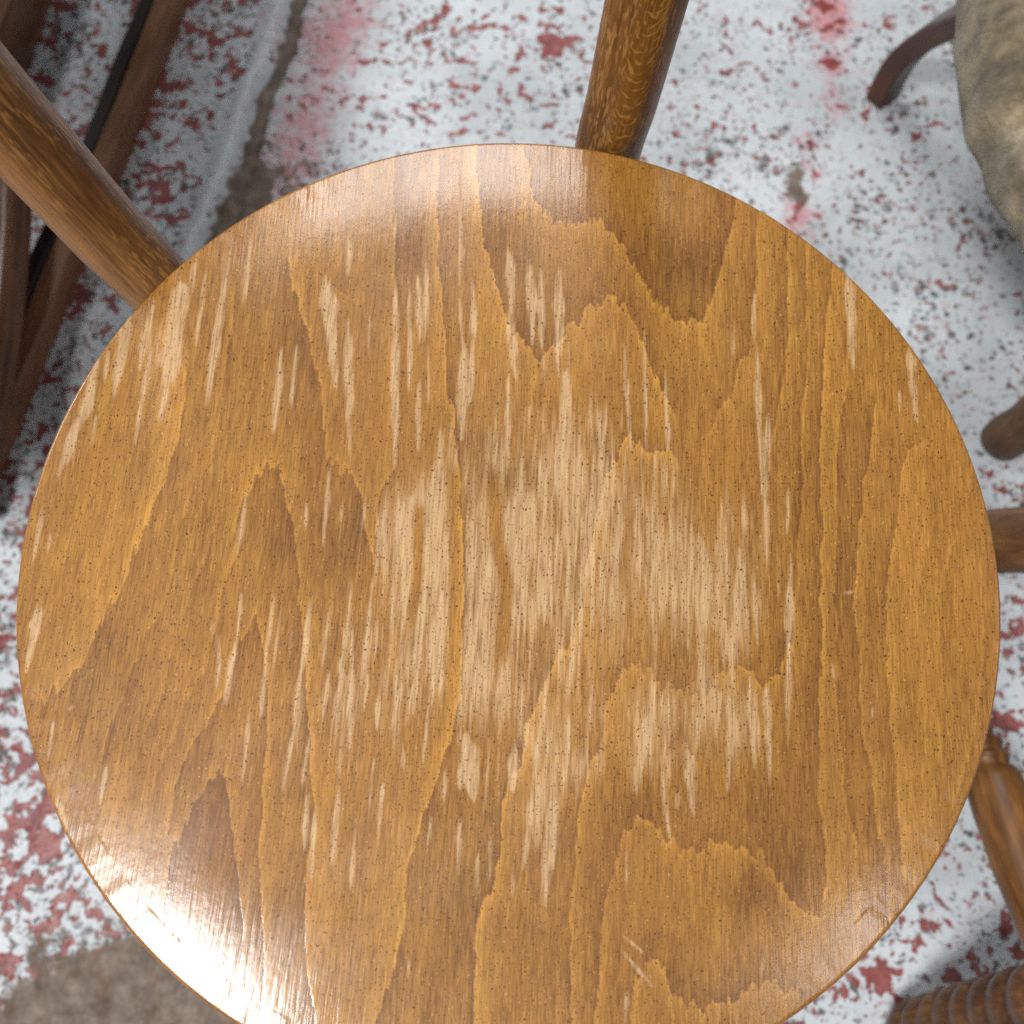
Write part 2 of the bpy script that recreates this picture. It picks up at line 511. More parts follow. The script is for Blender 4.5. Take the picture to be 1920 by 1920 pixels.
# ------------------------------------------------------------------ the grain of the seat, in photo pixels
# growth-ring edges: (light side, light width, light amount, dark width, dark amount, points)
#   light side +1 = on the left when the line runs down the picture, below when it runs right
RINGS = [
    (+1, 14, .55, 30, .55, [(741, 290), (738, 330), (742, 430), (741, 500), (743, 560), (740, 700), (738, 830), (744, 868), (732, 892), (716, 927), (710, 983), (702, 1033), (708, 1070)]),
    (-1, 16, .75, 60, .65, [(540, 490), (547, 527), (560, 567), (573, 627), (587, 677), (600, 717), (604, 767), (608, 810), (620, 863), (657, 893), (680, 945), (684, 990), (698, 1030), (708, 1075)]),
    (+1, 20, .80, 45, .70, [(820, 300), (820, 447), (823, 493), (827, 543), (830, 610), (833, 677), (840, 733), (850, 760), (857, 827), (862, 893), (867, 950), (868, 1000), (870, 1067), (867, 1133), (865, 1200), (862, 1267), (863, 1300), (857, 1340), (837, 1420), (813, 1480), (797, 1527), (773, 1580), (763, 1630), (760, 1697), (758, 1747), (747, 1797), (730, 1843), (713, 1890), (695, 1950), (680, 2050)]),
    (+1, 26, .80, 60, .75, [(893, 290), (900, 350), (905, 400), (910, 460), (920, 505), (935, 545), (950, 590), (970, 625), (985, 655), (1015, 668), (1045, 650), (1062, 620), (1085, 603), (1098, 578), (1118, 566), (1143, 556), (1172, 582), (1193, 613), (1217, 677), (1240, 720), (1258, 770)]),
    (+1, 26, .70, 75, .80, [(985, 285), (1000, 357), (1008, 384), (1025, 401), (1052, 414), (1083, 420), (1107, 411), (1130, 413), (1142, 428), (1160, 443), (1180, 467), (1200, 500), (1214, 537), (1243, 577), (1267, 600), (1290, 607), (1313, 593), (1333, 560), (1350, 517), (1360, 460), (1370, 420), (1385, 370)]),
    (-1, 20, .50, 40, .55, [(1423, 395), (1418, 443), (1417, 500), (1413, 550), (1413, 600), (1407, 633), (1393, 673), (1377, 707), (1367, 747), (1347, 777), (1330, 800)]),
    (-1, 14, .50, 30, .45, [(1477, 430), (1475, 517), (1478, 583), (1473, 650), (1470, 700), (1463, 750), (1457, 783), (1447, 833), (1440, 900)]),
    (-1, 11, .45, 26, .45, [(1510, 455), (1512, 517), (1512, 583), (1512, 650), (1508, 717), (1507, 783), (1505, 850), (1503, 917), (1503, 950), (1497, 1010), (1492, 1073), (1488, 1133), (1484, 1200), (1476, 1232)]),
    (-1, 18, .70, 55, .65, [(1558, 500), (1555, 567), (1548, 633), (1543, 700), (1540, 783), (1538, 850), (1537, 933), (1542, 983), (1537, 1050), (1538, 1133), (1542, 1217), (1535, 1283), (1535, 1367), (1535, 1450), (1537, 1513), (1543, 1567), (1550, 1613), (1550, 1657), (1543, 1683), (1530, 1703), (1500, 1697), (1477, 1677), (1467, 1653), (1447, 1627), (1423, 1600), (1390, 1590), (1347, 1582), (1327, 1593), (1293, 1600), (1270, 1590), (1253, 1573), (1237, 1550), (1217, 1537), (1190, 1537), (1177, 1553), (1160, 1590), (1150, 1630), (1140, 1670), (1132, 1730), (1128, 1797), (1123, 1863), (1115, 1917), (1105, 2050)]),
    (+1, 9, .50, 28, .50, [(1592, 667), (1583, 733), (1573, 790), (1570, 867), (1567, 933), (1567, 1000), (1563, 1083), (1568, 1150), (1570, 1233), (1570, 1283), (1568, 1343), (1577, 1400), (1583, 1447), (1590, 1500), (1597, 1547), (1607, 1590), (1612, 1680), (1613, 1780)]),
    (-1, 12, .60, 34, .60, [(1640, 770), (1633, 817), (1627, 883), (1617, 933), (1608, 993), (1603, 1067), (1603, 1133), (1608, 1200), (1615, 1250), (1615, 1333), (1623, 1383), (1632, 1433), (1640, 1500), (1645, 1540), (1660, 1620), (1668, 1720)]),
    (-1, 34, .60, 26, .50, [(1722, 822), (1710, 833), (1700, 850), (1693, 883), (1690, 917), (1677, 983), (1667, 1033), (1663, 1100), (1663, 1200), (1668, 1300), (1670, 1373), (1677, 1440), (1683, 1483), (1688, 1550), (1695, 1650)]),
    (+1, 22, .25, 40, .25, [(1750, 985), (1740, 1023), (1728, 1067), (1720, 1150), (1717, 1217), (1716, 1320)]),
    (+1, 34, .75, 80, .55, [(352, 690), (347, 733), (340, 767), (330, 833), (317, 873), (300, 917), (283, 960), (260, 1027), (253, 1040), (240, 1077), (220, 1117), (200, 1160), (177, 1207), (153, 1243), (130, 1273), (103, 1297), (80, 1308)]),
    (+1, 12, .35, 26, .35, [(360, 900), (353, 933), (340, 987), (326, 1060), (313, 1113), (287, 1173), (253, 1240), (227, 1323), (207, 1373), (187, 1420), (170, 1470)]),
    (+1, 12, .30, 26, .30, [(400, 990), (385, 1060), (363, 1113), (345, 1170), (320, 1250), (300, 1310), (270, 1380), (245, 1440)]),
    (+1, 10, .35, 26, .35, [(445, 1030), (437, 1060), (417, 1117), (400, 1190), (387, 1240), (355, 1310), (330, 1370), (300, 1440), (280, 1500)]),
    (-1, 18, .75, 45, .60, [(315, 1560), (320, 1533), (327, 1500), (335, 1450), (347, 1420), (363, 1393), (380, 1362), (400, 1332), (422, 1298), (435, 1255), (448, 1210), (462, 1185), (477, 1165), (487, 1180), (497, 1230), (500, 1283), (500, 1350), (496, 1430), (491, 1490), (489, 1545), (488, 1600), (492, 1665), (492, 1730), (494, 1800), (496, 1885), (500, 1980)]),
    (-1, 22, .65, 60, .95, [(308, 1720), (313, 1663), (323, 1613), (335, 1578), (350, 1540), (370, 1507), (390, 1475), (405, 1450), (415, 1445), (424, 1465), (430, 1500), (436, 1545), (443, 1600), (450, 1660), (455, 1740)]),
    (-1, 26, .75, 50, .55, [(440, 1000), (455, 950), (480, 900), (512, 872), (527, 900), (538, 935), (547, 983), (554, 1050), (561, 1105), (567, 1167), (571, 1233), (574, 1310), (580, 1390), (585, 1447), (590, 1497), (592, 1547), (583, 1597), (575, 1647), (574, 1713), (575, 1780), (582, 1847), (590, 1907), (600, 2000)]),
    (-1, 26, .95, 55, .70, [(1262, 850), (1235, 842), (1210, 840), (1180, 828), (1155, 852), (1140, 893), (1123, 947), (1110, 1000), (1100, 1060), (1097, 1117), (1080, 1173), (1060, 1217), (1037, 1240), (1020, 1273), (1010, 1300), (1000, 1340), (984, 1373), (978, 1425), (952, 1480), (938, 1520), (938, 1580), (930, 1630), (920, 1680), (897, 1710), (890, 1763), (890, 1847), (887, 1913), (882, 2050)]),
    (-1, 20, .65, 45, .55, [(1484, 1200), (1465, 1245), (1440, 1278), (1400, 1264), (1363, 1264), (1325, 1288), (1290, 1297), (1240, 1287), (1220, 1262), (1200, 1247), (1173, 1247), (1160, 1273), (1147, 1317), (1133, 1338), (1126, 1380), (1110, 1413), (1103, 1453), (1093, 1500), (1082, 1527), (1082, 1597), (1075, 1647), (1068, 1713), (1070, 1780), (1072, 1863), (1072, 2000)]),
    (+1, 34, .65, 45, .70, [(1176, 2000), (1182, 1890), (1183, 1847), (1193, 1820), (1213, 1800), (1233, 1803), (1250, 1827), (1263, 1863), (1283, 1880), (1317, 1883), (1353, 1880), (1377, 1867), (1403, 1850), (1433, 1843), (1477, 1853), (1500, 1880)]),
    (+1, 6, .40, 12, .30, [(1299, 1640), (1303, 1690), (1307, 1745)]),
    (+1, 6, .45, 10, .35, [(440, 560), (427, 650), (416, 740), (405, 830), (396, 910)]),
    (+1, 5, .40, 9, .30, [(470, 560), (456, 690), (446, 800), (440, 860)]),
    (+1, 5, .35, 9, .30, [(425, 640), (413, 730), (402, 790)]),
    (+1, 6, .35, 12, .30, [(1452, 480), (1455, 560), (1465, 640), (1462, 720)]),
    (+1, 10, .30, 20, .30, [(1800, 1010), (1770, 1080), (1760, 1160), (1770, 1300), (1768, 1420)]),
    (+1, 10, .35, 24, .30, [(1840, 1040), (1846, 1150), (1842, 1280), (1820, 1400), (1790, 1510)]),
]
# soft patches of darker (-) or lighter (+) stain
PATCH = [(1485, 1620, 40, 70, -.45), (700, 985, 30, 60, -.2), (560, 1060, 40, 120, -.25), (400, 1600, 40, 80, -.3), (1250, 480, 90, 60, -.2), (1300, 505, 55, 60, -.45), (640, 985, 55, 110, -.30), (1450, 1640, 60, 60, -.25), (1215, 1765, 60, 24, -.45), (1380, 1690, 60, 50, -.40),
         (1430, 1500, 60, 50, -.35), (1190, 1500, 60, 50, -.30), (780, 480, 40, 130, -.40), (960, 450, 45, 60, -.25), (1020, 560, 60, 50, -.25),
         (560, 1000, 60, 110, -.20), (940, 870, 60, 60, -.30), (1020, 1600, 90, 90, -.30), (840, 1700, 60, 140, -.25), (1000, 1830, 80, 90, -.20),
         (1620, 900, 40, 70, -.25), (1600, 1060, 50, 80, -.15), (1640, 1230, 60, 160, -.10), (150, 1020, 110, 150, .18), (1730, 1250, 70, 200, .15),
         (1300, 700, 110, 90, .20), (1230, 370, 100, 80, .10), (680, 780, 50, 150, .15), (650, 1700, 60, 180, .15), (1760, 700, 100, 130, .12),
         (280, 1400, 80, 80, -.12), (250, 760, 120, 100, .12), (880, 1130, 40, 120, -.1), (1300, 1450, 80, 60, -.2), (1500, 1400, 40, 150, -.2)]
# places where the varnish has worn through along the grain: x0, y0, x1, y1, width
WEAR = [(433, 455, 385, 770, 15), (472, 440, 455, 567, 10), (365, 488, 358, 563, 9), (390, 488, 365, 655, 8), (342, 520, 300, 795, 40), (328, 560, 318, 720, 44),
        (240, 585, 214, 742, 26), (290, 560, 262, 690, 20), (284, 650, 250, 845, 10), (203, 650, 197, 712, 9), (183, 680, 150, 800, 24), (150, 780, 112, 890, 22),
        (178, 780, 172, 840, 6), (530, 638, 512, 818, 14), (557, 628, 545, 768, 9), (655, 418, 652, 515, 11), (560, 380, 556, 450, 5), (583, 400, 577, 492, 6),
        (612, 525, 628, 725, 30), (612, 520, 610, 600, 10), (652, 600, 655, 862, 18), (660, 700, 652, 830, 12), (620, 862, 605, 1035, 9), (465, 920, 445, 1040, 9),
        (641, 935, 635, 1045, 4), (577, 930, 570, 1005, 5), (740, 385, 741, 445, 8), (863, 310, 862, 560, 6), (865, 460, 863, 505, 12), (742, 530, 741, 880, 16),
        (767, 535, 768, 745, 9), (784, 525, 788, 650, 15), (799, 485, 798, 645, 13), (862, 560, 868, 665, 5), (887, 525, 889, 645, 13), (955, 468, 958, 600, 16),
        (957, 590, 966, 710, 18), (953, 690, 950, 905, 12), (872, 640, 864, 830, 24), (886, 640, 880, 765, 15), (995, 490, 1000, 655, 18), (1013, 488, 1016, 655, 12),
        (1048, 495, 1047, 705, 19), (1018, 640, 1023, 740, 4), (1060, 690, 1066, 870, 24), (1170, 640, 1184, 855, 9), (1208, 610, 1212, 860, 8), (1247, 700, 1254, 860, 10),
        (995, 745, 990, 835, 6), (1035, 280, 1038, 385, 4), (826, 790, 820, 960, 9), (693, 585, 690, 695, 4), (803, 650, 803, 765, 6), (786, 710, 783, 860, 9),
        (1592, 516, 1600, 690, 24), (1706, 655, 1720, 805, 17), (1686, 725, 1688, 775, 7), (1414, 540, 1414, 640, 7), (1418, 640, 1428, 905, 13), (1373, 580, 1378, 705, 4),
        (1440, 770, 1435, 945, 14), (1120, 760, 1125, 860, 6), (660, 1072, 640, 1295, 9), (702, 1068, 675, 1295, 10), (620, 1125, 604, 1255, 8), (643, 1235, 632, 1345, 14),
        (662, 1170, 655, 1405, 14), (617, 1255, 603, 1370, 8), (690, 1262, 680, 1345, 9), (714, 1280, 705, 1365, 10), (746, 1262, 735, 1435, 12), (771, 1290, 760, 1365, 13),
        (808, 1280, 790, 1455, 6), (401, 1152, 395, 1205, 5), (456, 1095, 440, 1235, 8), (440, 1210, 420, 1335, 14), (411, 1190, 408, 1295, 9), (517, 1100, 490, 1295, 9),
        (501, 1220, 488, 1355, 9), (585, 1110, 565, 1265, 10), (566, 1240, 550, 1370, 10), (556, 1345, 526, 1495, 10), (468, 1338, 452, 1482, 7), (581, 1372, 565, 1485, 7),
        (636, 1474, 622, 1626, 12), (717, 1474, 706, 1605, 7), (703, 1412, 690, 1535, 5), (669, 1522, 655, 1685, 6), (577, 1482, 570, 1595, 10), (592, 1492, 583, 1645, 8),
        (757, 1395, 757, 1465, 7), (868, 1370, 890, 1500, 50), (836, 1430, 832, 1505, 7), (811, 1522, 797, 1615, 7), (863, 1532, 858, 1645, 9), (896, 1602, 892, 1695, 6),
        (921, 1550, 917, 1655, 7), (967, 1390, 958, 1490, 20), (1013, 1405, 978, 1650, 14), (964, 1592, 960, 1695, 6), (1032, 1490, 1020, 1710, 15), (1067, 1340, 1055, 1510, 15),
        (1043, 1390, 1034, 1660, 17), (767, 1795, 764, 1835, 6), (1176, 1545, 1173, 1705, 4), (1176, 1850, 1172, 1925, 8), (1160, 1775, 1228, 1855, 7), (1163, 1750, 1208, 1788, 5),
        (1438, 1770, 1426, 1835, 6), (1284, 1395, 1303, 1535, 15), (1271, 1485, 1270, 1528, 7), (1245, 1495, 1258, 1585, 6), (1351, 1300, 1346, 1375, 10), (1406, 1265, 1414, 1440, 14),
        (1438, 1280, 1444, 1470, 18), (1372, 1300, 1365, 1480, 15), (1479, 920, 1475, 1005, 9), (1482, 1040, 1477, 1395, 15), (1431, 890, 1440, 1070, 15), (1258, 970, 1266, 1210, 20),
        (1310, 1000, 1342, 1190, 26), (1286, 1070, 1290, 1220, 9), (1351, 995, 1353, 1090, 8), (1388, 1020, 1378, 1250, 24), (1410, 1050, 1421, 1210, 10), (1300, 1410, 1295, 1510, 17),
        (1218, 1330, 1190, 1490, 26), (1240, 1410, 1250, 1535, 9), (1580, 1112, 1603, 1109, 6), (128, 1330, 148, 1320, 5), (1370, 1160, 1375, 1320, 12), (1225, 1290, 1222, 1400, 14),
        (75, 1130, 48, 1260, 18), (88, 1120, 60, 1230, 6), (84, 935, 60, 1060, 9), (95, 1000, 88, 1040, 5), (110, 1500, 130, 1580, 10), (200, 1440, 185, 1520, 7), (100, 1350, 88, 1440, 5),
        (1140, 950, 1120, 1150, 12), (1190, 900, 1200, 1100, 16), (1560, 1240, 1564, 1280, 5), (1636, 1320, 1637, 1350, 6)]
CLOUD = [(785, 1010, 85, 120, .86), (820, 1180, 85, 120, .76), (970, 1060, 95, 200, .72), (1085, 980, 80, 170, .55), (1180, 1080, 110, 160, .52), (1290, 1090, 100, 130, .52),
         (1400, 1060, 70, 170, .45), (1370, 1370, 80, 90, .50), (1200, 1380, 70, 110, .48), (1000, 1480, 100, 130, .46), (700, 1290, 110, 110, .36), (880, 1290, 80, 120, .46),
         (1080, 830, 100, 90, .38), (880, 860, 110, 110, .28), (1060, 1330, 80, 130, .36), (1290, 1330, 90, 90, .40), (640, 1420, 100, 100, .20), (540, 1270, 100, 150, .16),
         (280, 660, 80, 110, .30), (130, 800, 60, 90, .25), (1240, 900, 90, 90, .42), (480, 1200, 90, 110, .12), (980, 1650, 100, 80, .16)]


def grain_slope(x):
    """sideways drift of the fibres per pixel down the picture"""
    return np.interp(x, [0, 400, 700, 1000, 1300, 1700, 1920], [-0.20, -0.15, -0.085, -0.035, 0.0, 0.045, 0.07])


def build_grain():
    """ring tone and wear, on a grid of photo pixels two apart"""
    st = 2.0
    gx = np.arange(-20, 1944, st)
    gy = np.arange(230, 2110, st)
    X, Y = np.meshgrid(gx, gy)
    U = X - grain_slope(X) * (Y - 1000)
    n1, n2, n3, n4, n5 = VNoise(21), VNoise(22), VNoise(23), VNoise(24), VNoise(25)
    # saw-tooth edges where a ring runs across the fibres
    jag = (n1(U / 4.5 + 500, Y / 80 + 500) - 0.5) * 24 + (n2(U / 11 + 500, Y / 120 + 500) - 0.5) * 26
    wig = (n3(X / 60 + 500, Y / 45 + 500) - 0.5) * 9 + (n4(X / 20 + 500, Y / 16 + 500) - 0.5) * 4
    XJ, YJ = X + wig, Y + jag
    T = np.zeros_like(X)
    for (sg, wl, al, wd, ad, pts) in RINGS:
        pts = catmull(pts, 2)
        wl, wd, ad = wl * 0.7, wd * 0.6, ad * 0.85
        R = max(wl, wd) * 3.2 + 40
        x0, x1 = pts[:, 0].min() - R, pts[:, 0].max() + R
        y0, y1 = pts[:, 1].min() - R, pts[:, 1].max() + R
        i0, i1 = np.searchsorted(gy, [y0, y1])
        j0, j1 = np.searchsorted(gx, [x0, x1])
        x, y = XJ[i0:i1, j0:j1], YJ[i0:i1, j0:j1]
        best = np.full(x.shape, 1e9)
        side = np.zeros(x.shape)
        over = np.zeros(x.shape)
        n = len(pts) - 1
        for k in range(n):
            ax, ay = pts[k]
            dx, dy = pts[k + 1] - pts[k]
            L2 = dx * dx + dy * dy
            tr = ((x - ax) * dx + (y - ay) * dy) / L2
            t = np.clip(tr, 0, 1)
            d = np.hypot(x - ax - t * dx, y - ay - t * dy)
            cr = dx * (y - ay) - dy * (x - ax)
            m = d < best
            best = np.where(m, d, best)
            side = np.where(m, np.sign(cr), side)
            ov = np.zeros(x.shape)
            if k == 0:
                ov = np.maximum(0, -tr) * math.sqrt(L2)
            if k == n - 1:
                ov = np.maximum(ov, np.maximum(0, tr - 1) * math.sqrt(L2))
            over = np.where(m, ov, over)
        d = best * side * sg
        fade = np.exp(-(over / 22) ** 2)
        lightv = al * np.exp(-np.maximum(d, 0) / wl) * (d > 0)
        darkv = ad * np.exp(-np.maximum(-d, 0) / wd) * (d <= 0)
        lightv = lightv * 0.85 + 0.40 * al * np.exp(-(np.maximum(d, 0) / 5.0) ** 2) * (d > 0)
        darkv = darkv * 0.85 + 0.42 * ad * np.exp(-np.maximum(-d, 0) / 3.5) * (d <= 0)  # thin dark shadow line painted beside each ring edge, like relief
        T[i0:i1, j0:j1] += (lightv - darkv) * fade
    for (cx, cy, rx, ry, a) in PATCH:
        k = ((X - cx) / rx) ** 2 + ((Y - cy) / ry) ** 2
        T += a * np.exp(-k) * (0.6 + 0.8 * n3(U / 25 + 500, Y / 60 + 500))
    T += (n1(U / 40 + 500, Y / 320 + 500) - 0.5) * 0.30 + (n2(U / 13 + 500, Y / 190 + 500) - 0.5) * 0.20
    T += (n5(X / 90 + 500, Y / 80 + 500) - 0.5) * 0.22
    # wear
    Wr = np.zeros_like(X)
    nz = (n4(U / 5 + 500, Y / 40 + 500) - 0.5)
    nz2 = (n5(U / 9 + 500, Y / 26 + 500) - 0.5)
    for (ax, ay, bx, by, w) in WEAR:
        R = w * 1.6 + 14
        i0, i1 = np.searchsorted(gy, [min(ay, by) - R, max(ay, by) + R])
        j0, j1 = np.searchsorted(gx, [min(ax, bx) - R, max(ax, bx) + R])
        x, y = X[i0:i1, j0:j1], Y[i0:i1, j0:j1]
        dx, dy = bx - ax, by - ay
        L = math.hypot(dx, dy)
        t = ((x - ax) * dx + (y - ay) * dy) / L ** 2
        t = t + nz[i0:i1, j0:j1] * min(0.35, 30.0 / L)
        e = ((x - ax) * dy - (y - ay) * dx) / L
        pk = 0.40 + 0.25 * math.sin(ax * 12.9 + ay * 7.1)
        tt = np.clip(t, 0.0, 1.0)
        prof = np.minimum(tt / pk, (1 - tt) / (1 - pk)) ** 0.62
        hw = 0.5 * w * prof * (1 + 0.9 * nz2[i0:i1, j0:j1])
        soft = 2.6 + 0.10 * w
        v = smooth(soft, -soft, np.abs(e) - hw) * ((t > 0) & (t < 1)) * smooth(0, 2.2, hw)
        Wr[i0:i1, j0:j1] = np.maximum(Wr[i0:i1, j0:j1], v)
    C = np.zeros_like(X)
    for (cx, cy, rx, ry, a) in CLOUD:
        k = ((X - cx) / rx) ** 2 + ((Y - cy) / ry) ** 2
        C = 1 - (1 - C) * (1 - 0.95 * a * np.exp(-k * 0.85))
    ns = 0.34 * n1(U / 6 + 200, Y / 110 + 200) + 0.26 * n2(U / 17 + 200, Y / 170 + 200) + 0.24 * n3(U / 3.6 + 200, Y / 60 + 200) + 0.16 * n4(U / 40 + 200, Y / 60 + 200)
    Wc = smooth(-0.17, 0.15, ns - (0.95 - 0.80 * C)) * 0.74 + 0.26 * smooth(0.15, 0.75, C)
    # the raised ring next to the third line kept its varnish
    keep = smooth(26, 8, np.abs(X - np.interp(Y, [850, 1000, 1130, 1270, 1400, 1500], [852, 858, 857, 850, 830, 795]))) * smooth(840, 900, Y) * smooth(1480, 1400, Y)
    keep2 = smooth(16, 5, np.abs(X - np.interp(Y, [930, 1080, 1250], [787, 783, 760]))) * smooth(930, 960, Y) * smooth(1250, 1150, Y)
    keep3 = smooth(22, 6, np.abs(X - np.interp(Y, [860, 1000, 1100, 1250], [922, 930, 950, 940]))) * smooth(860, 900, Y) * smooth(1270, 1200, Y)
    Wc *= 1 - 0.95 * np.clip(keep + keep2 + keep3, 0, 1)
    Wr = np.clip(np.maximum(Wr * 0.95, Wc), 0, 1)
    return gx, gy, st, np.clip(T, -1.3, 1.3) * 0.60, Wr


def sample(gx, gy, st, G, p):
    fx = np.clip((p[:, 0] - gx[0]) / st, 0, len(gx) - 1.001)
    fy = np.clip((p[:, 1] - gy[0]) / st, 0, len(gy) - 1.001)
    i, j = fy.astype(int), fx.astype(int)
    fx, fy = fx - j, fy - i
    return (G[i, j] * (1 - fx) + G[i, j + 1] * fx) * (1 - fy) + (G[i + 1, j] * (1 - fx) + G[i + 1, j + 1] * fx) * fy


R_SEAT = 0.2


def seat_material():
    m = NT("worn_varnished_beech")
    g = m.attr("gc", 'Vector')
    tone = m.attr("tone")
    wear = m.attr("wear")
    edge = m.attr("edge")
    fib1 = m.noise(m.scale(g, (900, 55, 1)), 1, 3, 0.6)
    fib2 = m.noise(m.scale(g, (1700, 120, 1)), 1, 2, 0.6)
    fib3 = m.noise(m.scale(g, (260, 20, 1)), 1, 3, 0.6)
    t = m.math('ADD', tone, m.math('MULTIPLY', m.math('SUBTRACT', fib1, 0.5), 1.05))
    t = m.math('ADD', t, m.math('MULTIPLY', m.math('SUBTRACT', fib2, 0.5), 1.35))
    t = m.math('ADD', t, m.math('MULTIPLY', m.math('SUBTRACT', fib3, 0.5), 0.75))
    base = m.ramp(m.mapr(t, -1.2, 1.2, kind='LINEAR'),
                  [(0.0, lin(66, 36, 10)), (0.28, lin(112, 70, 22)), (0.50, lin(148, 101, 38)), (0.70, lin(178, 125, 50)), (1.0, lin(212, 151, 68))])
    hue = m.noise(m.scale(g, (14, 9, 1)), 1, 3, 0.5)
    base = m.mix(m.mapr(hue, 0.45, 0.75, 0.0, 0.30), base, lin(150, 98, 44))
    w = m.math('ADD', wear, m.math('MULTIPLY', m.math('ADD', m.math('SUBTRACT', fib2, 0.5), m.math('SUBTRACT', fib1, 0.5)), m.math('MULTIPLY', wear, 1.3)))
    wc = m.ramp(m.math('ADD', fib1, m.math('MULTIPLY', tone, 0.12)), [(0.25, lin(158, 122, 82)), (0.5, lin(192, 158, 115)), (0.8, lin(212, 184, 144))])
    wf = m.mapr(w, 0.05, 0.95, 0.0, 0.70, kind='LINEAR')
    c = m.mix(wf, base, wc)
    # pores
    gw = m.t.nodes.new('ShaderNodeVectorMath')
    gw.operation = 'MULTIPLY_ADD'
    m.link(m.noise(m.scale(g, (300, 200, 1)), 1, 2, 0.5, out=1), gw.inputs[0])
    gw.inputs[1].default_value = (0.003, 0.003, 0.0)
    m.link(g, gw.inputs[2])
    g = gw.outputs[0]
    vv = m.voronoi(m.scale(g, (900, 620, 1)), 1.0, flat=True)
    rnd = m.sep(vv.outputs['Color'])[0]
    size = m.math('MULTIPLY', m.math('SUBTRACT', rnd, 0.25), 0.34)
    pore = m.mapr(m.math('SUBTRACT', size, vv.outputs['Distance']), -0.03, 0.06)
    vv2 = m.voronoi(m.scale(g, (520, 400, 1), (3, 5, 0)), 1.0, flat=True)
    rnd2 = m.sep(vv2.outputs['Color'])[1]
    pore2 = m.mapr(m.math('SUBTRACT', m.math('MULTIPLY', m.math('SUBTRACT', rnd2, 0.66), 0.60), vv2.outputs['Distance']), -0.01, 0.04)
    pr = m.math('MAXIMUM', m.math('MULTIPLY', pore, 0.66), m.math('MULTIPLY', pore2, 0.85))
    c = m.mix(pr, c, lin(70, 36, 10))
    # pale flecks: varnish glints painted into the colour
    vv3 = m.voronoi(m.scale(g, (760, 380, 1), (7, 1, 0)), 1.0, flat=True)
    rnd3 = m.sep(vv3.outputs['Color'])[2]
    glint = m.mapr(m.math('SUBTRACT', m.math('MULTIPLY', m.math('SUBTRACT', rnd3, 0.58), 0.34), vv3.outputs['Distance']), -0.02, 0.05)
    c = m.mix(m.math('MULTIPLY', glint, 0.42), c, lin(226, 184, 124))
    c = m.mix(m.math('MULTIPLY', edge, 0.85), c, m.ramp(m.noise(m.scale(g, (40, 40, 900)), 1, 2), [(0.35, lin(120, 74, 34)), (0.65, lin(176, 116, 58))]))
    m.link(c, m.bsdf.inputs['Base Color'])
    g = m.attr('gc', 'Vector')
    smear = m.noise(m.scale(g, (24, 16, 1)), 1, 4, 0.6)
    m.bsdf.inputs['Roughness'].default_value = 0.5
    m.bsdf.inputs['Specular IOR Level'].default_value = 0.25
    m.setin(m.bsdf.inputs['Coat Weight'], m.math('SUBTRACT', 0.9, m.math('MULTIPLY', wear, 0.55)))
    m.setin(m.bsdf.inputs['Coat Roughness'], m.math('ADD', m.mapr(smear, 0.35, 0.7, 0.15, 0.24), m.math('MULTIPLY', wear, 0.2)))
    h1 = m.noise(m.scale(g, (700, 45, 1)), 1, 2, 0.5)
    h2 = m.noise(m.scale(g, (420, 300, 1)), 1, 2, 0.5)
    h = m.math('ADD', m.math('MULTIPLY', h1, 1.0), m.math('MULTIPLY', h2, 0.55))
    h = m.math('ADD', h, m.math('MULTIPLY', tone, 0.35))
    nb = m.bump(h, 0.6, 0.00012)
    m.link(nb, m.bsdf.inputs['Normal'])
    m.link(nb, m.bsdf.inputs['Coat Normal'])
    return m.mat


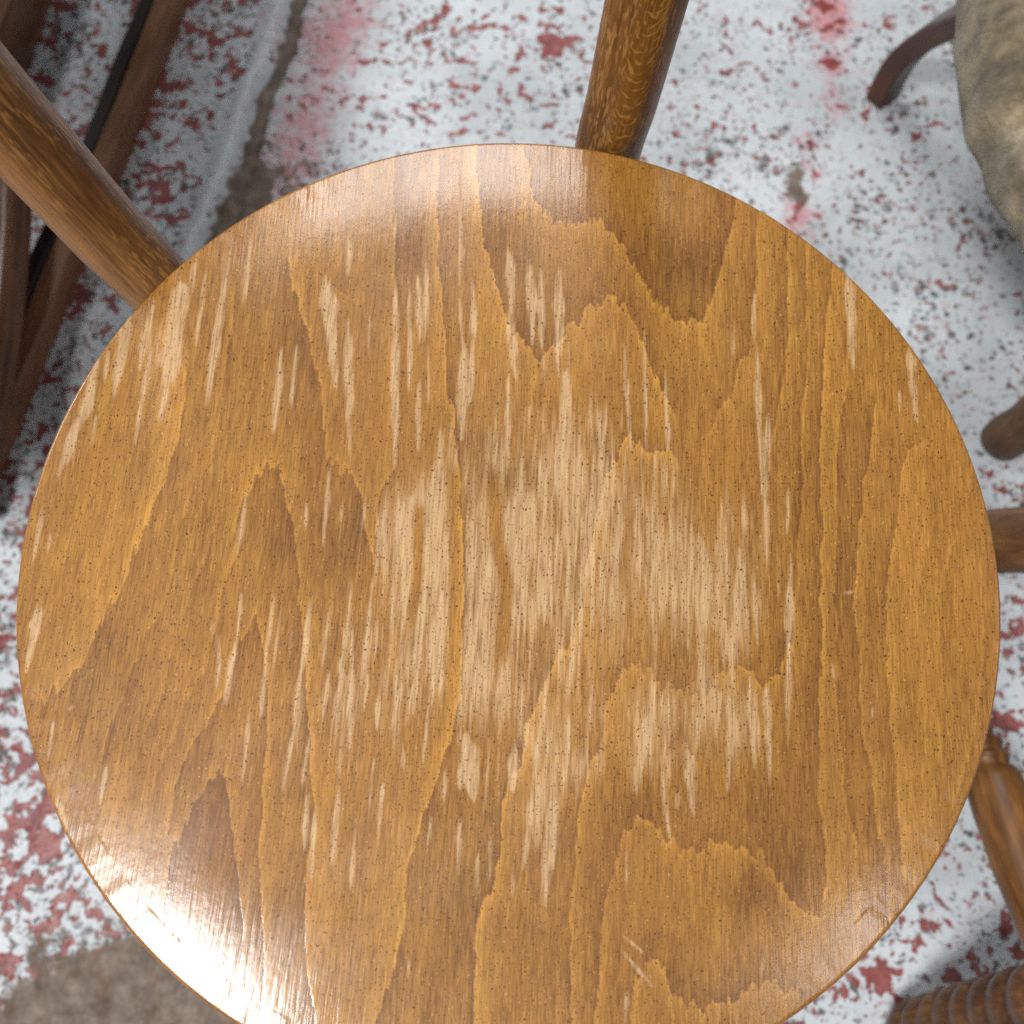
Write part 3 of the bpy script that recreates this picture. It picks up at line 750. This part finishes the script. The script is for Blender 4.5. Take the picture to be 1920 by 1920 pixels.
def build_seat(parent):
    ns, nr = 1800, 400
    th = np.linspace(0, 2 * math.pi, ns, endpoint=False)
    Rt = R_SEAT - 0.0015
    rr = np.linspace(0.000002, Rt, nr)
    # shallow dish: slope grows to r=0.15, then the rim flattens again
    def slope(r):
        return np.where(r < 0.150, r / 3.0, (0.05) * smooth(0.203, 0.150, r) - 0.02 * smooth(0.175, 0.2, r))
    fine = np.linspace(0, R_SEAT, 2000)
    zz = np.concatenate([[0], np.cumsum(slope(fine[:-1]) * np.diff(fine))])
    zt = np.interp(rr, fine, zz) - np.interp(Rt, fine, zz)
    prof_r, prof_z, prof_e = list(rr), list(zt), [0.0] * nr
    for a in np.linspace(0, 90, 7)[1:]:
        a = math.radians(a)
        prof_r.append(Rt + 0.0015 * math.sin(a))
        prof_z.append(-0.0015 * (1 - math.cos(a)))
        prof_e.append(min(1.0, a / 1.2))
    for z in (-0.005, -0.0085, -0.011):
        prof_r.append(R_SEAT)
        prof_z.append(z)
        prof_e.append(1.0)
    for (r, z) in ((R_SEAT - 0.002, -0.0128), (R_SEAT - 0.02, -0.0135), (R_SEAT - 0.08, -0.0155), (0.05, -0.0185), (0.000002, -0.0186)):
        prof_r.append(r)
        prof_z.append(z)
        prof_e.append(0.6)
    pr, pz, pe = np.array(prof_r), np.array(prof_z), np.array(prof_e)
    n = len(pr)
    Rr, Tt = np.meshgrid(pr, th, indexing='ij')
    co = np.stack([Rr * np.cos(Tt), Rr * np.sin(Tt), np.repeat(pz[:, None], ns, 1) + SEAT_Z], -1).reshape(-1, 3)
    # the rim is a little uneven from wear
    n5 = VNoise(77)
    aa = np.tile(th, n)
    ring = np.repeat(pr, ns)
    co[:, 2] += np.where(ring > 0.19, (n5(aa * 40 + 50, aa * 0 + 60) - 0.5) * 0.00012, 0)
    rows = np.arange(n * ns).reshape(n, ns)
    nxt = np.roll(rows, -1, axis=1)
    quads = np.stack([rows[:-1].ravel(), rows[1:].ravel(), nxt[1:].ravel(), nxt[:-1].ravel()], 1)
    o = quad_mesh("seat", co, quads, seat_material())
    px = to_px(co)
    gx, gy, st, T, Wr = build_grain()
    T = sample(gx, gy, st, T, px)
    Wv = sample(gx, gy, st, Wr, px)
    me = o.data
    float_attr(me, "tone", T)
    float_attr(me, "wear", Wv)
    float_attr(me, "edge", np.repeat(pe, ns))
    # grain coordinates in metres: across, along, depth
    k = 0.4 / 1850.0
    u = (px[:, 0] - grain_slope(px[:, 0]) * (px[:, 1] - 1000)) * k
    vec_attr(me, "gc", np.stack([u, px[:, 1] * k, co[:, 2] - SEAT_Z], 1))
    put(o, parent)
    return o


def post_material(name, dark, mid, light, kind):
    """bent beech with the short bright flecks of the rays"""
    m = NT(name)
    g = m.attr("gc", 'Vector')
    x, y, z = m.sep(g)
    f1 = m.noise(m.scale(g, (420, 22, 420)), 1, 3, 0.6)
    f2 = m.noise(m.scale(g, (60, 10, 60)), 1, 3, 0.6)
    f4 = m.noise(m.scale(g, (700, 60, 700), (6, 2, 1)), 1, 3, 0.65)
    t = m.math('ADD', m.math('ADD', m.math('MULTIPLY', f1, 0.45), m.math('MULTIPLY', f2, 0.45)), m.math('MULTIPLY', f4, 0.25))
    c = m.ramp(t, [(0.44, dark), (0.57, mid), (0.70, light)])
    # fine dashes along the bar
    d1 = m.noise(m.scale(g, (800, 120, 800)), 1, 1, 0.5)
    dm = m.noise(m.scale(g, (90, 30, 90), (2, 3, 4)), 1, 2, 0.5)
    dash = m.math('MULTIPLY', m.mapr(d1, 0.52, 0.62), m.mapr(dm, 0.34, 0.54))
    c = m.mix(m.math('MULTIPLY', dash, 0.62), c, lin(190, 140, 78))
    if kind == 'arcs':
        # nested bright arcs down one face
        yy = m.math('SUBTRACT', y, m.math('MULTIPLY', m.math('MULTIPLY', x, x), 190.0))
        yy = m.math('ADD', yy, m.math('MULTIPLY', m.math('SUBTRACT', m.noise(m.scale(g, (150, 150, 150)), 1, 2), 0.5), 0.012))
        w = m.math('SINE', m.math('MULTIPLY', yy, 1150.0))
        mask = m.math('MULTIPLY', m.mapr(m.math('ABSOLUTE', x), 0.0035, 0.0085, 1.0, 0.0), m.mapr(z, 0.0, -0.004))
        br = m.mapr(m.noise(m.scale(g, (120, 260, 120), (1, 1, 1)), 1, 2), 0.42, 0.56)
        arc = m.math('MULTIPLY', m.math('MULTIPLY', m.mapr(w, 0.2, 0.95), mask), br)
        c = m.mix(m.math('MULTIPLY', mask, 0.35), c, lin(150, 104, 34))
        c = m.mix(m.math('MULTIPLY', arc, 0.62), c, lin(206, 156, 74))
    else:
        # an orange, barely stained strip along the outer side with an uneven edge
        e = m.math('ADD', x, m.math('MULTIPLY', m.math('SUBTRACT', m.noise(m.scale(g, (60, 22, 60), (5, 5, 5)), 1, 3), 0.5), 0.012))
        strip = m.math('MULTIPLY', m.mapr(e, 0.0060, 0.0115), 0.8)
        oc = m.ramp(m.noise(m.scale(g, (300, 30, 300)), 1, 3), [(0.3, lin(140, 92, 34)), (0.7, lin(184, 126, 54))])
        c = m.mix(strip, c, oc)
        # a few contour lines of the rings
        w = m.math('SINE', m.math('ADD', m.math('MULTIPLY', m.math('ADD', x, m.math('MULTIPLY', m.noise(m.scale(g, (40, 14, 40)), 1, 2), 0.010)), 1500.0), 0.0))
        lines = m.math('MULTIPLY', m.mapr(w, 0.86, 1.0), m.mapr(x, -0.004, 0.004))
        c = m.mix(m.math('MULTIPLY', lines, 0.3), c, lin(206, 150, 80))
    pw = m.voronoi(m.scale(g, (220, 120, 220)), 1.0)
    pr = m.mapr(m.math('SUBTRACT', m.math('MULTIPLY', m.math('SUBTRACT', m.sep(pw.outputs['Color'])[0], 0.6), 0.3), pw.outputs['Distance']), -0.01, 0.05)
    c = m.mix(m.math('MULTIPLY', pr, 0.6), c, lin(60, 36, 16))
    m.link(c, m.bsdf.inputs['Base Color'])
    m.bsdf.inputs['Roughness'].default_value = 0.36
    m.link(m.bump(m.math('ADD', f1, m.math('MULTIPLY', dash, 0.5)), 0.4, 0.0003), m.bsdf.inputs['Normal'])
    return m.mat


def old_wood(name, dark, mid, light, rough=0.4, fx=260, fy=14):
    m = NT(name)
    g = m.attr("gc", 'Vector')
    f1 = m.noise(m.scale(g, (fx, fy, fx)), 1, 4, 0.6)
    f2 = m.noise(m.scale(g, (45, 16, 45)), 1, 3, 0.6)
    t = m.math('ADD', m.math('MULTIPLY', f1, 0.55), m.math('MULTIPLY', f2, 0.5))
    c = m.ramp(t, [(0.36, dark), (0.53, mid), (0.70, light)])
    sc = m.mapr(m.noise(m.scale(g, (160, 60, 160), (4, 4, 4)), 1, 4, 0.7), 0.64, 0.72)
    c = m.mix(m.math('MULTIPLY', sc, 0.3), c, lin(150, 120, 90))
    m.link(c, m.bsdf.inputs['Base Color'])
    m.setin(m.bsdf.inputs['Roughness'], m.mapr(f2, 0.3, 0.7, rough - 0.06, rough + 0.1))
    m.link(m.bump(f1, 0.4, 0.0004), m.bsdf.inputs['Normal'])
    return m.mat


# ------------------------------------------------------------------ the round-seated chair
chair = empty("bentwood_chair", (0, 0, 0), "bentwood chair with a round, worn honey-brown wooden seat and dark back posts", "chair")
build_seat(chair)

mat_p1 = post_material("dark_post_beech", lin(88, 54, 22), lin(124, 82, 36), lin(150, 104, 48), 'arcs')
mat_p2 = post_material("flecked_post_beech", lin(78, 50, 30), lin(122, 84, 50), lin(158, 116, 70), 'strip')
mat_leg = old_wood("brown_beech", lin(84, 50, 22), lin(120, 76, 34), lin(150, 100, 50))


def post_path(base, top):
    """post through two points: down to the floor with a slight outward sweep and up past the camera to the top rail"""
    base, top = np.array(base), np.array(top)
    d = (top - base) / (top[2] - base[2])
    out = np.array([base[0], base[1], 0]) / np.hypot(base[0], base[1])
    foot = np.array([base[0], base[1], 0.0]) + out * 0.035
    pts = [foot, base + np.array([0, 0, -0.24]) + out * 0.008, base - d * 0.05, base + d * 0.02, top, base + d * 0.22, base + d * 0.32 + out * 0.012, base + d * 0.40 + out * 0.03]
    return catmull(pts, 14)


b1 = at(1158, 222, SEAT_Z)
b1[:2] *= 0.2180 / np.hypot(b1[0], b1[1])
t1 = at(1212, 0, 0.535)
b2 = at(265, 500, SEAT_Z)
b2[:2] *= 0.2190 / np.hypot(b2[0], b2[1])
t2 = at(-2, 208, 0.55)
paths = []
for (b, t, mt) in ((b1, t1, mat_p1), (b2, t2, mat_p2)):
    p = post_path(b, t)
    paths.append(p)
    # ref: turn the 'x' of the grain coordinates
    o = tube("back_post", p, 0.0165, mt, chair, seg=40, ref=(1, 0, 0) if mt is mat_p1 else (-0.74, -0.67, 0))
# top rail joining the posts
e1, e2 = paths[0][-1], paths[1][-1]
mid = (e1 + e2) / 2
outv = np.array([mid[0], mid[1], 0]) / np.hypot(mid[0], mid[1])
tube("top_rail", catmull([e1, e1 * .85 + e2 * .15 + outv * .012 + (0, 0, .035), mid + outv * .02 + (0, 0, .05), e1 * .15 + e2 * .85 + outv * .012 + (0, 0, .035), e2], 10), 0.0165, mat_leg, chair, seg=28)
# bent ring under the seat
ringp = [np.array([0.175 * math.cos(a), 0.175 * math.sin(a), SEAT_Z - 0.033]) for a in np.linspace(0, 2 * math.pi, 61)]
tube("seat_ring", ringp, 0.014, mat_leg, chair, seg=14, caps=False)
for az in (-62, -140):
    a = math.radians(az)
    u = np.array([math.cos(a), math.sin(a), 0])
    tube("leg", catmull([u * 0.20 + (0, 0, 0.0), u * 0.178 + (0, 0, 0.2), u * 0.160 + (0, 0, 0.36), u * 0.158 + (0, 0, 0.44)], 10),
         np.linspace(0.0135, 0.0165, 31), mat_leg, chair, seg=24)

# ------------------------------------------------------------------ dark frame on the shaded floor to the left
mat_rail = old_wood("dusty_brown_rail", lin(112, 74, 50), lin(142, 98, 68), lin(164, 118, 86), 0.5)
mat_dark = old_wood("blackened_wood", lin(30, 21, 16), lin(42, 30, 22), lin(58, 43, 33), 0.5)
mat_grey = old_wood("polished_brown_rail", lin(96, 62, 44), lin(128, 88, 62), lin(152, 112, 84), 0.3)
pa, pb = at(330, 0, 0.016), at(-8, 835, 0.016)
frame = empty("wooden_frame", ((pa[0] + pb[0]) / 2, (pa[1] + pb[1]) / 2, 0), "dark brown slanting wooden rails on the floor, with unseen boards added for shade", "bench")


def ext(a, b, k0, k1):
    a, b = np.array(a), np.array(b)
    return a - (b - a) * k0, b + (b - a) * k1


a, b = ext(at(325, 0, 0.015), at(205, 302, 0.015), 0.35, 0.0)
c = at(28, 768, 0.015)
line = catmull([a, at(325, 0, .015), at(262, 165, .015), at(205, 305, .015), at(126, 490, .015), at(78, 610, .015), at(10, 775, .015), at(-60, 935, .015)], 5)
bar("rail", line, 0.0235, 0.030, mat_rail, frame)
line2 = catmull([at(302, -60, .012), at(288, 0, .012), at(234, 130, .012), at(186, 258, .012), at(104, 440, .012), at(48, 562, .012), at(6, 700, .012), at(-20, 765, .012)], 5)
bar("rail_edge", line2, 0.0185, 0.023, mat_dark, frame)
l3 = catmull([at(62, -60, .03), at(44, 0, .03), at(20, 65, .03), at(-20, 170, .03), at(-80, 330, .03)], 4)
bar("rail", l3, 0.024, 0.06, mat_grey, frame)
l4 = catmull([at(40, 250, .05), at(28, 340, .05), at(24, 440, .048), at(14, 560, .045), at(2, 660, .04), at(-18, 780, .035), at(-60, 960, .03)], 4)
tube("rail", l4, 0.0155, mat_grey, frame, seg=20)
# unseen boards added to shade the left floor, with legs under them
bm_v = []
zt = 0.44


def slab(name, x0, x1, y0, y1, z0, z1, mat, parent, bev=0.006):
    bm = bmesh.new()
    bmesh.ops.create_cube(bm, size=1.0)
    for v in bm.verts:
        v.co = Vector((x0 + (v.co.x + .5) * (x1 - x0), y0 + (v.co.y + .5) * (y1 - y0), z0 + (v.co.z + .5) * (z1 - z0)))
    bmesh.ops.bevel(bm, geom=bm.edges[:], offset=bev, segments=2, affect='EDGES')
    me = bpy.data.meshes.new(name)
    bm.to_mesh(me)
    bm.free()
    o = bpy.data.objects.new(name, me)
    COL.objects.link(o)
    me.materials.append(mat)
    co = np.array([v.co[:] for v in me.vertices])
    vec_attr(me, "gc", co)
    put(o, parent)
    return o


for k in range(3):
    slab("shade_board", -0.72 + k * 0.147, -0.577 + k * 0.147, 0.06, 1.15, zt, zt + 0.022, mat_dark, frame, 0.004)
for (x, y) in ((-0.66, 0.22), (-0.66, 1.08), (-0.385, 1.08)):
    slab("leg", x - .018, x + .018, y - .018, y + .018, 0.002, zt, mat_dark, frame, 0.003)

# ------------------------------------------------------------------ upholstered stool on the right
mat_sabre = old_wood("dark_red_brown_wood", lin(54, 28, 18), lin(76, 42, 26), lin(98, 58, 38), 0.38)


def cloth_material():
    m = NT("worn_khaki_cloth")
    p = m.pos()
    n = m.noise(p, 26, 4, 0.6)
    n2 = m.noise(m.scale(p, (1, 1, 1), (3, 3, 3)), 75, 4, 0.65)
    c = m.ramp(m.math('ADD', m.math('MULTIPLY', n, 0.7), m.math('MULTIPLY', n2, 0.3)),
               [(0.36, lin(84, 74, 54)), (0.47, lin(120, 106, 80)), (0.58, lin(158, 141, 108)), (0.68, lin(186, 168, 138))])
    bald = m.mapr(m.noise(m.scale(p, (1, 1, 1), (8, 1, 2)), 18, 5, 0.65), 0.55, 0.66)
    c = m.mix(m.math('MULTIPLY', bald, 0.55), c, lin(188, 170, 140))
    m.link(c, m.bsdf.inputs['Base Color'])
    m.bsdf.inputs['Roughness'].default_value = 0.9
    m.bsdf.inputs['Sheen Weight'].default_value = 0.3
    crease = m.noise(p, 40, 5, 0.7, 0.8)
    weave = m.noise(p, 420, 3, 0.7)
    m.link(m.bump(m.math('ADD', crease, m.math('MULTIPLY', weave, 0.12)), 1.0, 0.010), m.bsdf.inputs['Normal'])
    return m.mat


stool = empty("upholstered_stool", (0.5, 0.42, 0), "dark wooden stool with a worn khaki cloth top and curved leg", "stool")
ZC = 0.262
edge_px = [(1812, -70), (1809, 0), (1805, 60), (1814, 130), (1829, 200), (1855, 262), (1890, 338), (1936, 412), (2000, 490)]
left = [at(x, y, ZC) for (x, y) in edge_px]
outl = [(l[0], l[1]) for l in left] + [(0.50, 0.185), (0.66, 0.20), (0.74, 0.32), (0.75, 0.46), (0.68, 0.57), (0.52, 0.61), (0.40, 0.60)]
out3 = catmull([np.array([x, y, 0]) for (x, y) in outl + [outl[0]]], 6)[:-1]
cx, cy = out3[:, 0].mean(), out3[:, 1].mean()
V, Fc = [], []
prof = [(0.90, -0.030), (0.965, -0.028), (0.99, -0.018), (1.0, 0.0), (0.985, 0.016), (0.95, 0.028), (0.88, 0.037), (0.75, 0.044), (0.55, 0.049), (0.3, 0.052), (0.1, 0.053)]
M = len(out3)
nn = VNoise(5)
for (k, z) in prof:
    for q in out3:
        x, y = cx + (q[0] - cx) * k, cy + (q[1] - cy) * k
        dz = (nn(np.array([x * 30 + 20]), np.array([y * 30 + 20]))[0] - .5) * 0.006
        dr = (nn(np.array([x * 45 + 70]), np.array([y * 45 + 20]))[0] - .5) * 0.003
        V.append((x + dr, y + dr, ZC + z + dz))
for i in range(len(prof) - 1):
    for k in range(M):
        k2 = (k + 1) % M
        Fc.append((i * M + k, i * M + k2, (i + 1) * M + k2, (i + 1) * M + k))
Fc.append(tuple(reversed(range(M))))
Fc.append(tuple(range((len(prof) - 1) * M, len(prof) * M)))
cu = mesh_obj("cushion", V, Fc, cloth_material())
put(cu, stool)
# wooden seat rail below the cushion
V, Fc = [], []
for (k, z) in ((0.62, 0.195), (0.70, 0.195), (0.70, 0.234), (0.62, 0.234)):
    for q in out3:
        V.append((cx + (q[0] - cx) * k, cy + (q[1] - cy) * k, z))
for i in range(4):
    for k in range(M):
        k2 = (k + 1) % M
        j = (i + 1) % 4
        Fc.append((i * M + k, i * M + k2, j * M + k2, j * M + k))
o = mesh_obj("seat_rail", V, Fc, mat_sabre, smooth_shade=False)
vec_attr(o.data, "gc", np.array(V))
put(o, stool)
sab = catmull([at(1653, 182, 0.001), at(1686, 120, 0.045), at(1737, 72, 0.09), at(1795, 38, 0.14), at(1850, 12, 0.20)], 7)
bar("leg", sab, 0.022, 0.029, mat_sabre, stool, side=(0.6, -0.8, 0.0), bevel=0.002)
sab2 = sab.copy()
sab2[:, 0] = 2 * 0.545 - sab2[:, 0]
bar("leg", sab2, 0.022, 0.029, mat_sabre, stool, side=(-0.6, -0.8, 0.0), bevel=0.002)


def turned(name, p0, p1, prof, mat, parent, seg=28):
    """lathe-turned member: prof = list of (fraction, radius)"""
    p0, p1 = np.array(p0, float), np.array(p1, float)
    f = np.array([a for a, _ in prof])
    r = np.array([b for _, b in prof])
    path = p0 + (p1 - p0) * f[:, None]
    return tube(name, path, r, mat, parent, seg=seg)


mat_foot = old_wood("dusty_brown_leg", lin(58, 38, 26), lin(92, 64, 42), lin(118, 86, 58), 0.5, 200, 30)
fa = at(1868, 835, 0.0)
ta = np.array([fa[0] + 0.005, fa[1] + 0.012, 0.215])
footprof = [(0.004, 0.008), (0.015, 0.015), (0.05, 0.0200), (0.11, 0.0205), (0.17, 0.0185), (0.24, 0.0165), (0.5, 0.0175), (0.8, 0.021), (1.0, 0.022)]
turned("leg", fa, ta, footprof, mat_foot, stool)
turned("leg", (0.64, 0.255, 0.0), (0.64, 0.267, 0.215), footprof, mat_foot, stool)

# ------------------------------------------------------------------ turned-leg chair on the right
mat_turn = old_wood("golden_brown_turned_wood", lin(74, 44, 18), lin(118, 76, 34), lin(164, 114, 56), 0.44, 180, 22)
mat_turn2 = old_wood("brown_turned_wood", lin(60, 36, 20), lin(94, 60, 34), lin(134, 90, 52), 0.44, 180, 30)
tch = empty("turned_leg_chair", (0.5, -0.05, 0), "brown wooden chair with turned legs, ringed foot and side stretcher", "chair")
D0 = at(1693, 1948, 0.006)
D1 = at(1968, 1886, 0.20)
dv = (D1 - D0) / (D1[2] - D0[2])
Dt = D0 + dv * 0.425
ribs = [(0.0, 0.010), (0.012, 0.017), (0.03, 0.0205)]
f = 0.05
for k in range(9):
    ribs += [(f, 0.0205), (f + 0.010, 0.0245), (f + 0.030, 0.0255), (f + 0.045, 0.0235), (f + 0.050, 0.0205)]
    f += 0.055
ribs += [(f + 0.02, 0.0225), (0.72, 0.024), (0.9, 0.02), (1.0, 0.016)]
turned("leg", D0, Dt, ribs, mat_turn2, tch)
B0 = at(1755, 1020, 0.12)
B1 = at(1920, 1012, 0.215)
bv = (B1 - B0) / (B1[2] - B0[2])
Bf, Bt = B0 - bv * 0.12, B0 + bv * 0.305
turned("leg", Bf, Bt, [(0, .012), (.02, .017), (.1, .018), (.2, .019), (.27, .020), (.34, .0215), (.42, .0228), (.52, .0225), (.7, .021), (1, .016)], mat_turn, tch)
C0 = at(1716, 1030, 0.135)
C1 = D0 + dv * 0.212
cprof = [(0.0, .010), (0.2, .0105), (0.36, .0100), (0.44, .0098), (0.470, .0102), (0.478, .0125), (0.486, .0140), (0.494, .0125), (0.50, .0112), (0.508, .0130), (0.517, .0150), (0.527, .0138),
         (0.535, .0128), (0.545, .0160), (0.565, .0180), (0.62, .0186), (0.75, .0176), (0.9, .014), (1.0, .011)]
cprof = [(f + 0.012 * math.sin(math.pi * f), r) for (f, r) in cprof]
turned("stretcher", C0, C1, cprof, mat_turn, tch)
legs_r = []
for (p0, p1) in ((Bf, Bt), (D0, Dt)):
    q0, q1 = np.array([1.28 - p0[0] - .02, p0[1], p0[2]]), np.array([1.24 - p1[0] - 0.02, p1[1], p1[2]])
    turned("leg", q0, q1, [(0, .012), (.1, .018), (.4, .022), (.7, .021), (1, .016)], mat_turn2, tch)
    legs_r.append((q0, q1))
# saddle seat beside the picture
V, Fc = [], []
N = 48
for (k, z) in ((0.93, 0.418), (1.0, 0.428), (1.0, 0.442), (0.96, 0.450), (0.7, 0.446), (0.4, 0.442), (0.1, 0.441)):
    for i in range(N):
        a = 2 * math.pi * i / N
        x = np.sign(math.cos(a)) * abs(math.cos(a)) ** 0.7 * 0.185 * k + 0.52
        y = np.sign(math.sin(a)) * abs(math.sin(a)) ** 0.7 * 0.19 * k - 0.06
        V.append((x, y, z))
for i in range(6):
    for k in range(N):
        k2 = (k + 1) % N
        Fc.append((i * N + k, i * N + k2, (i + 1) * N + k2, (i + 1) * N + k))
Fc.append(tuple(reversed(range(N))))
Fc.append(tuple(range(6 * N, 7 * N)))
o = mesh_obj("seat", V, Fc, mat_turn)
vec_attr(o.data, "gc", np.array(V))
put(o, tch)
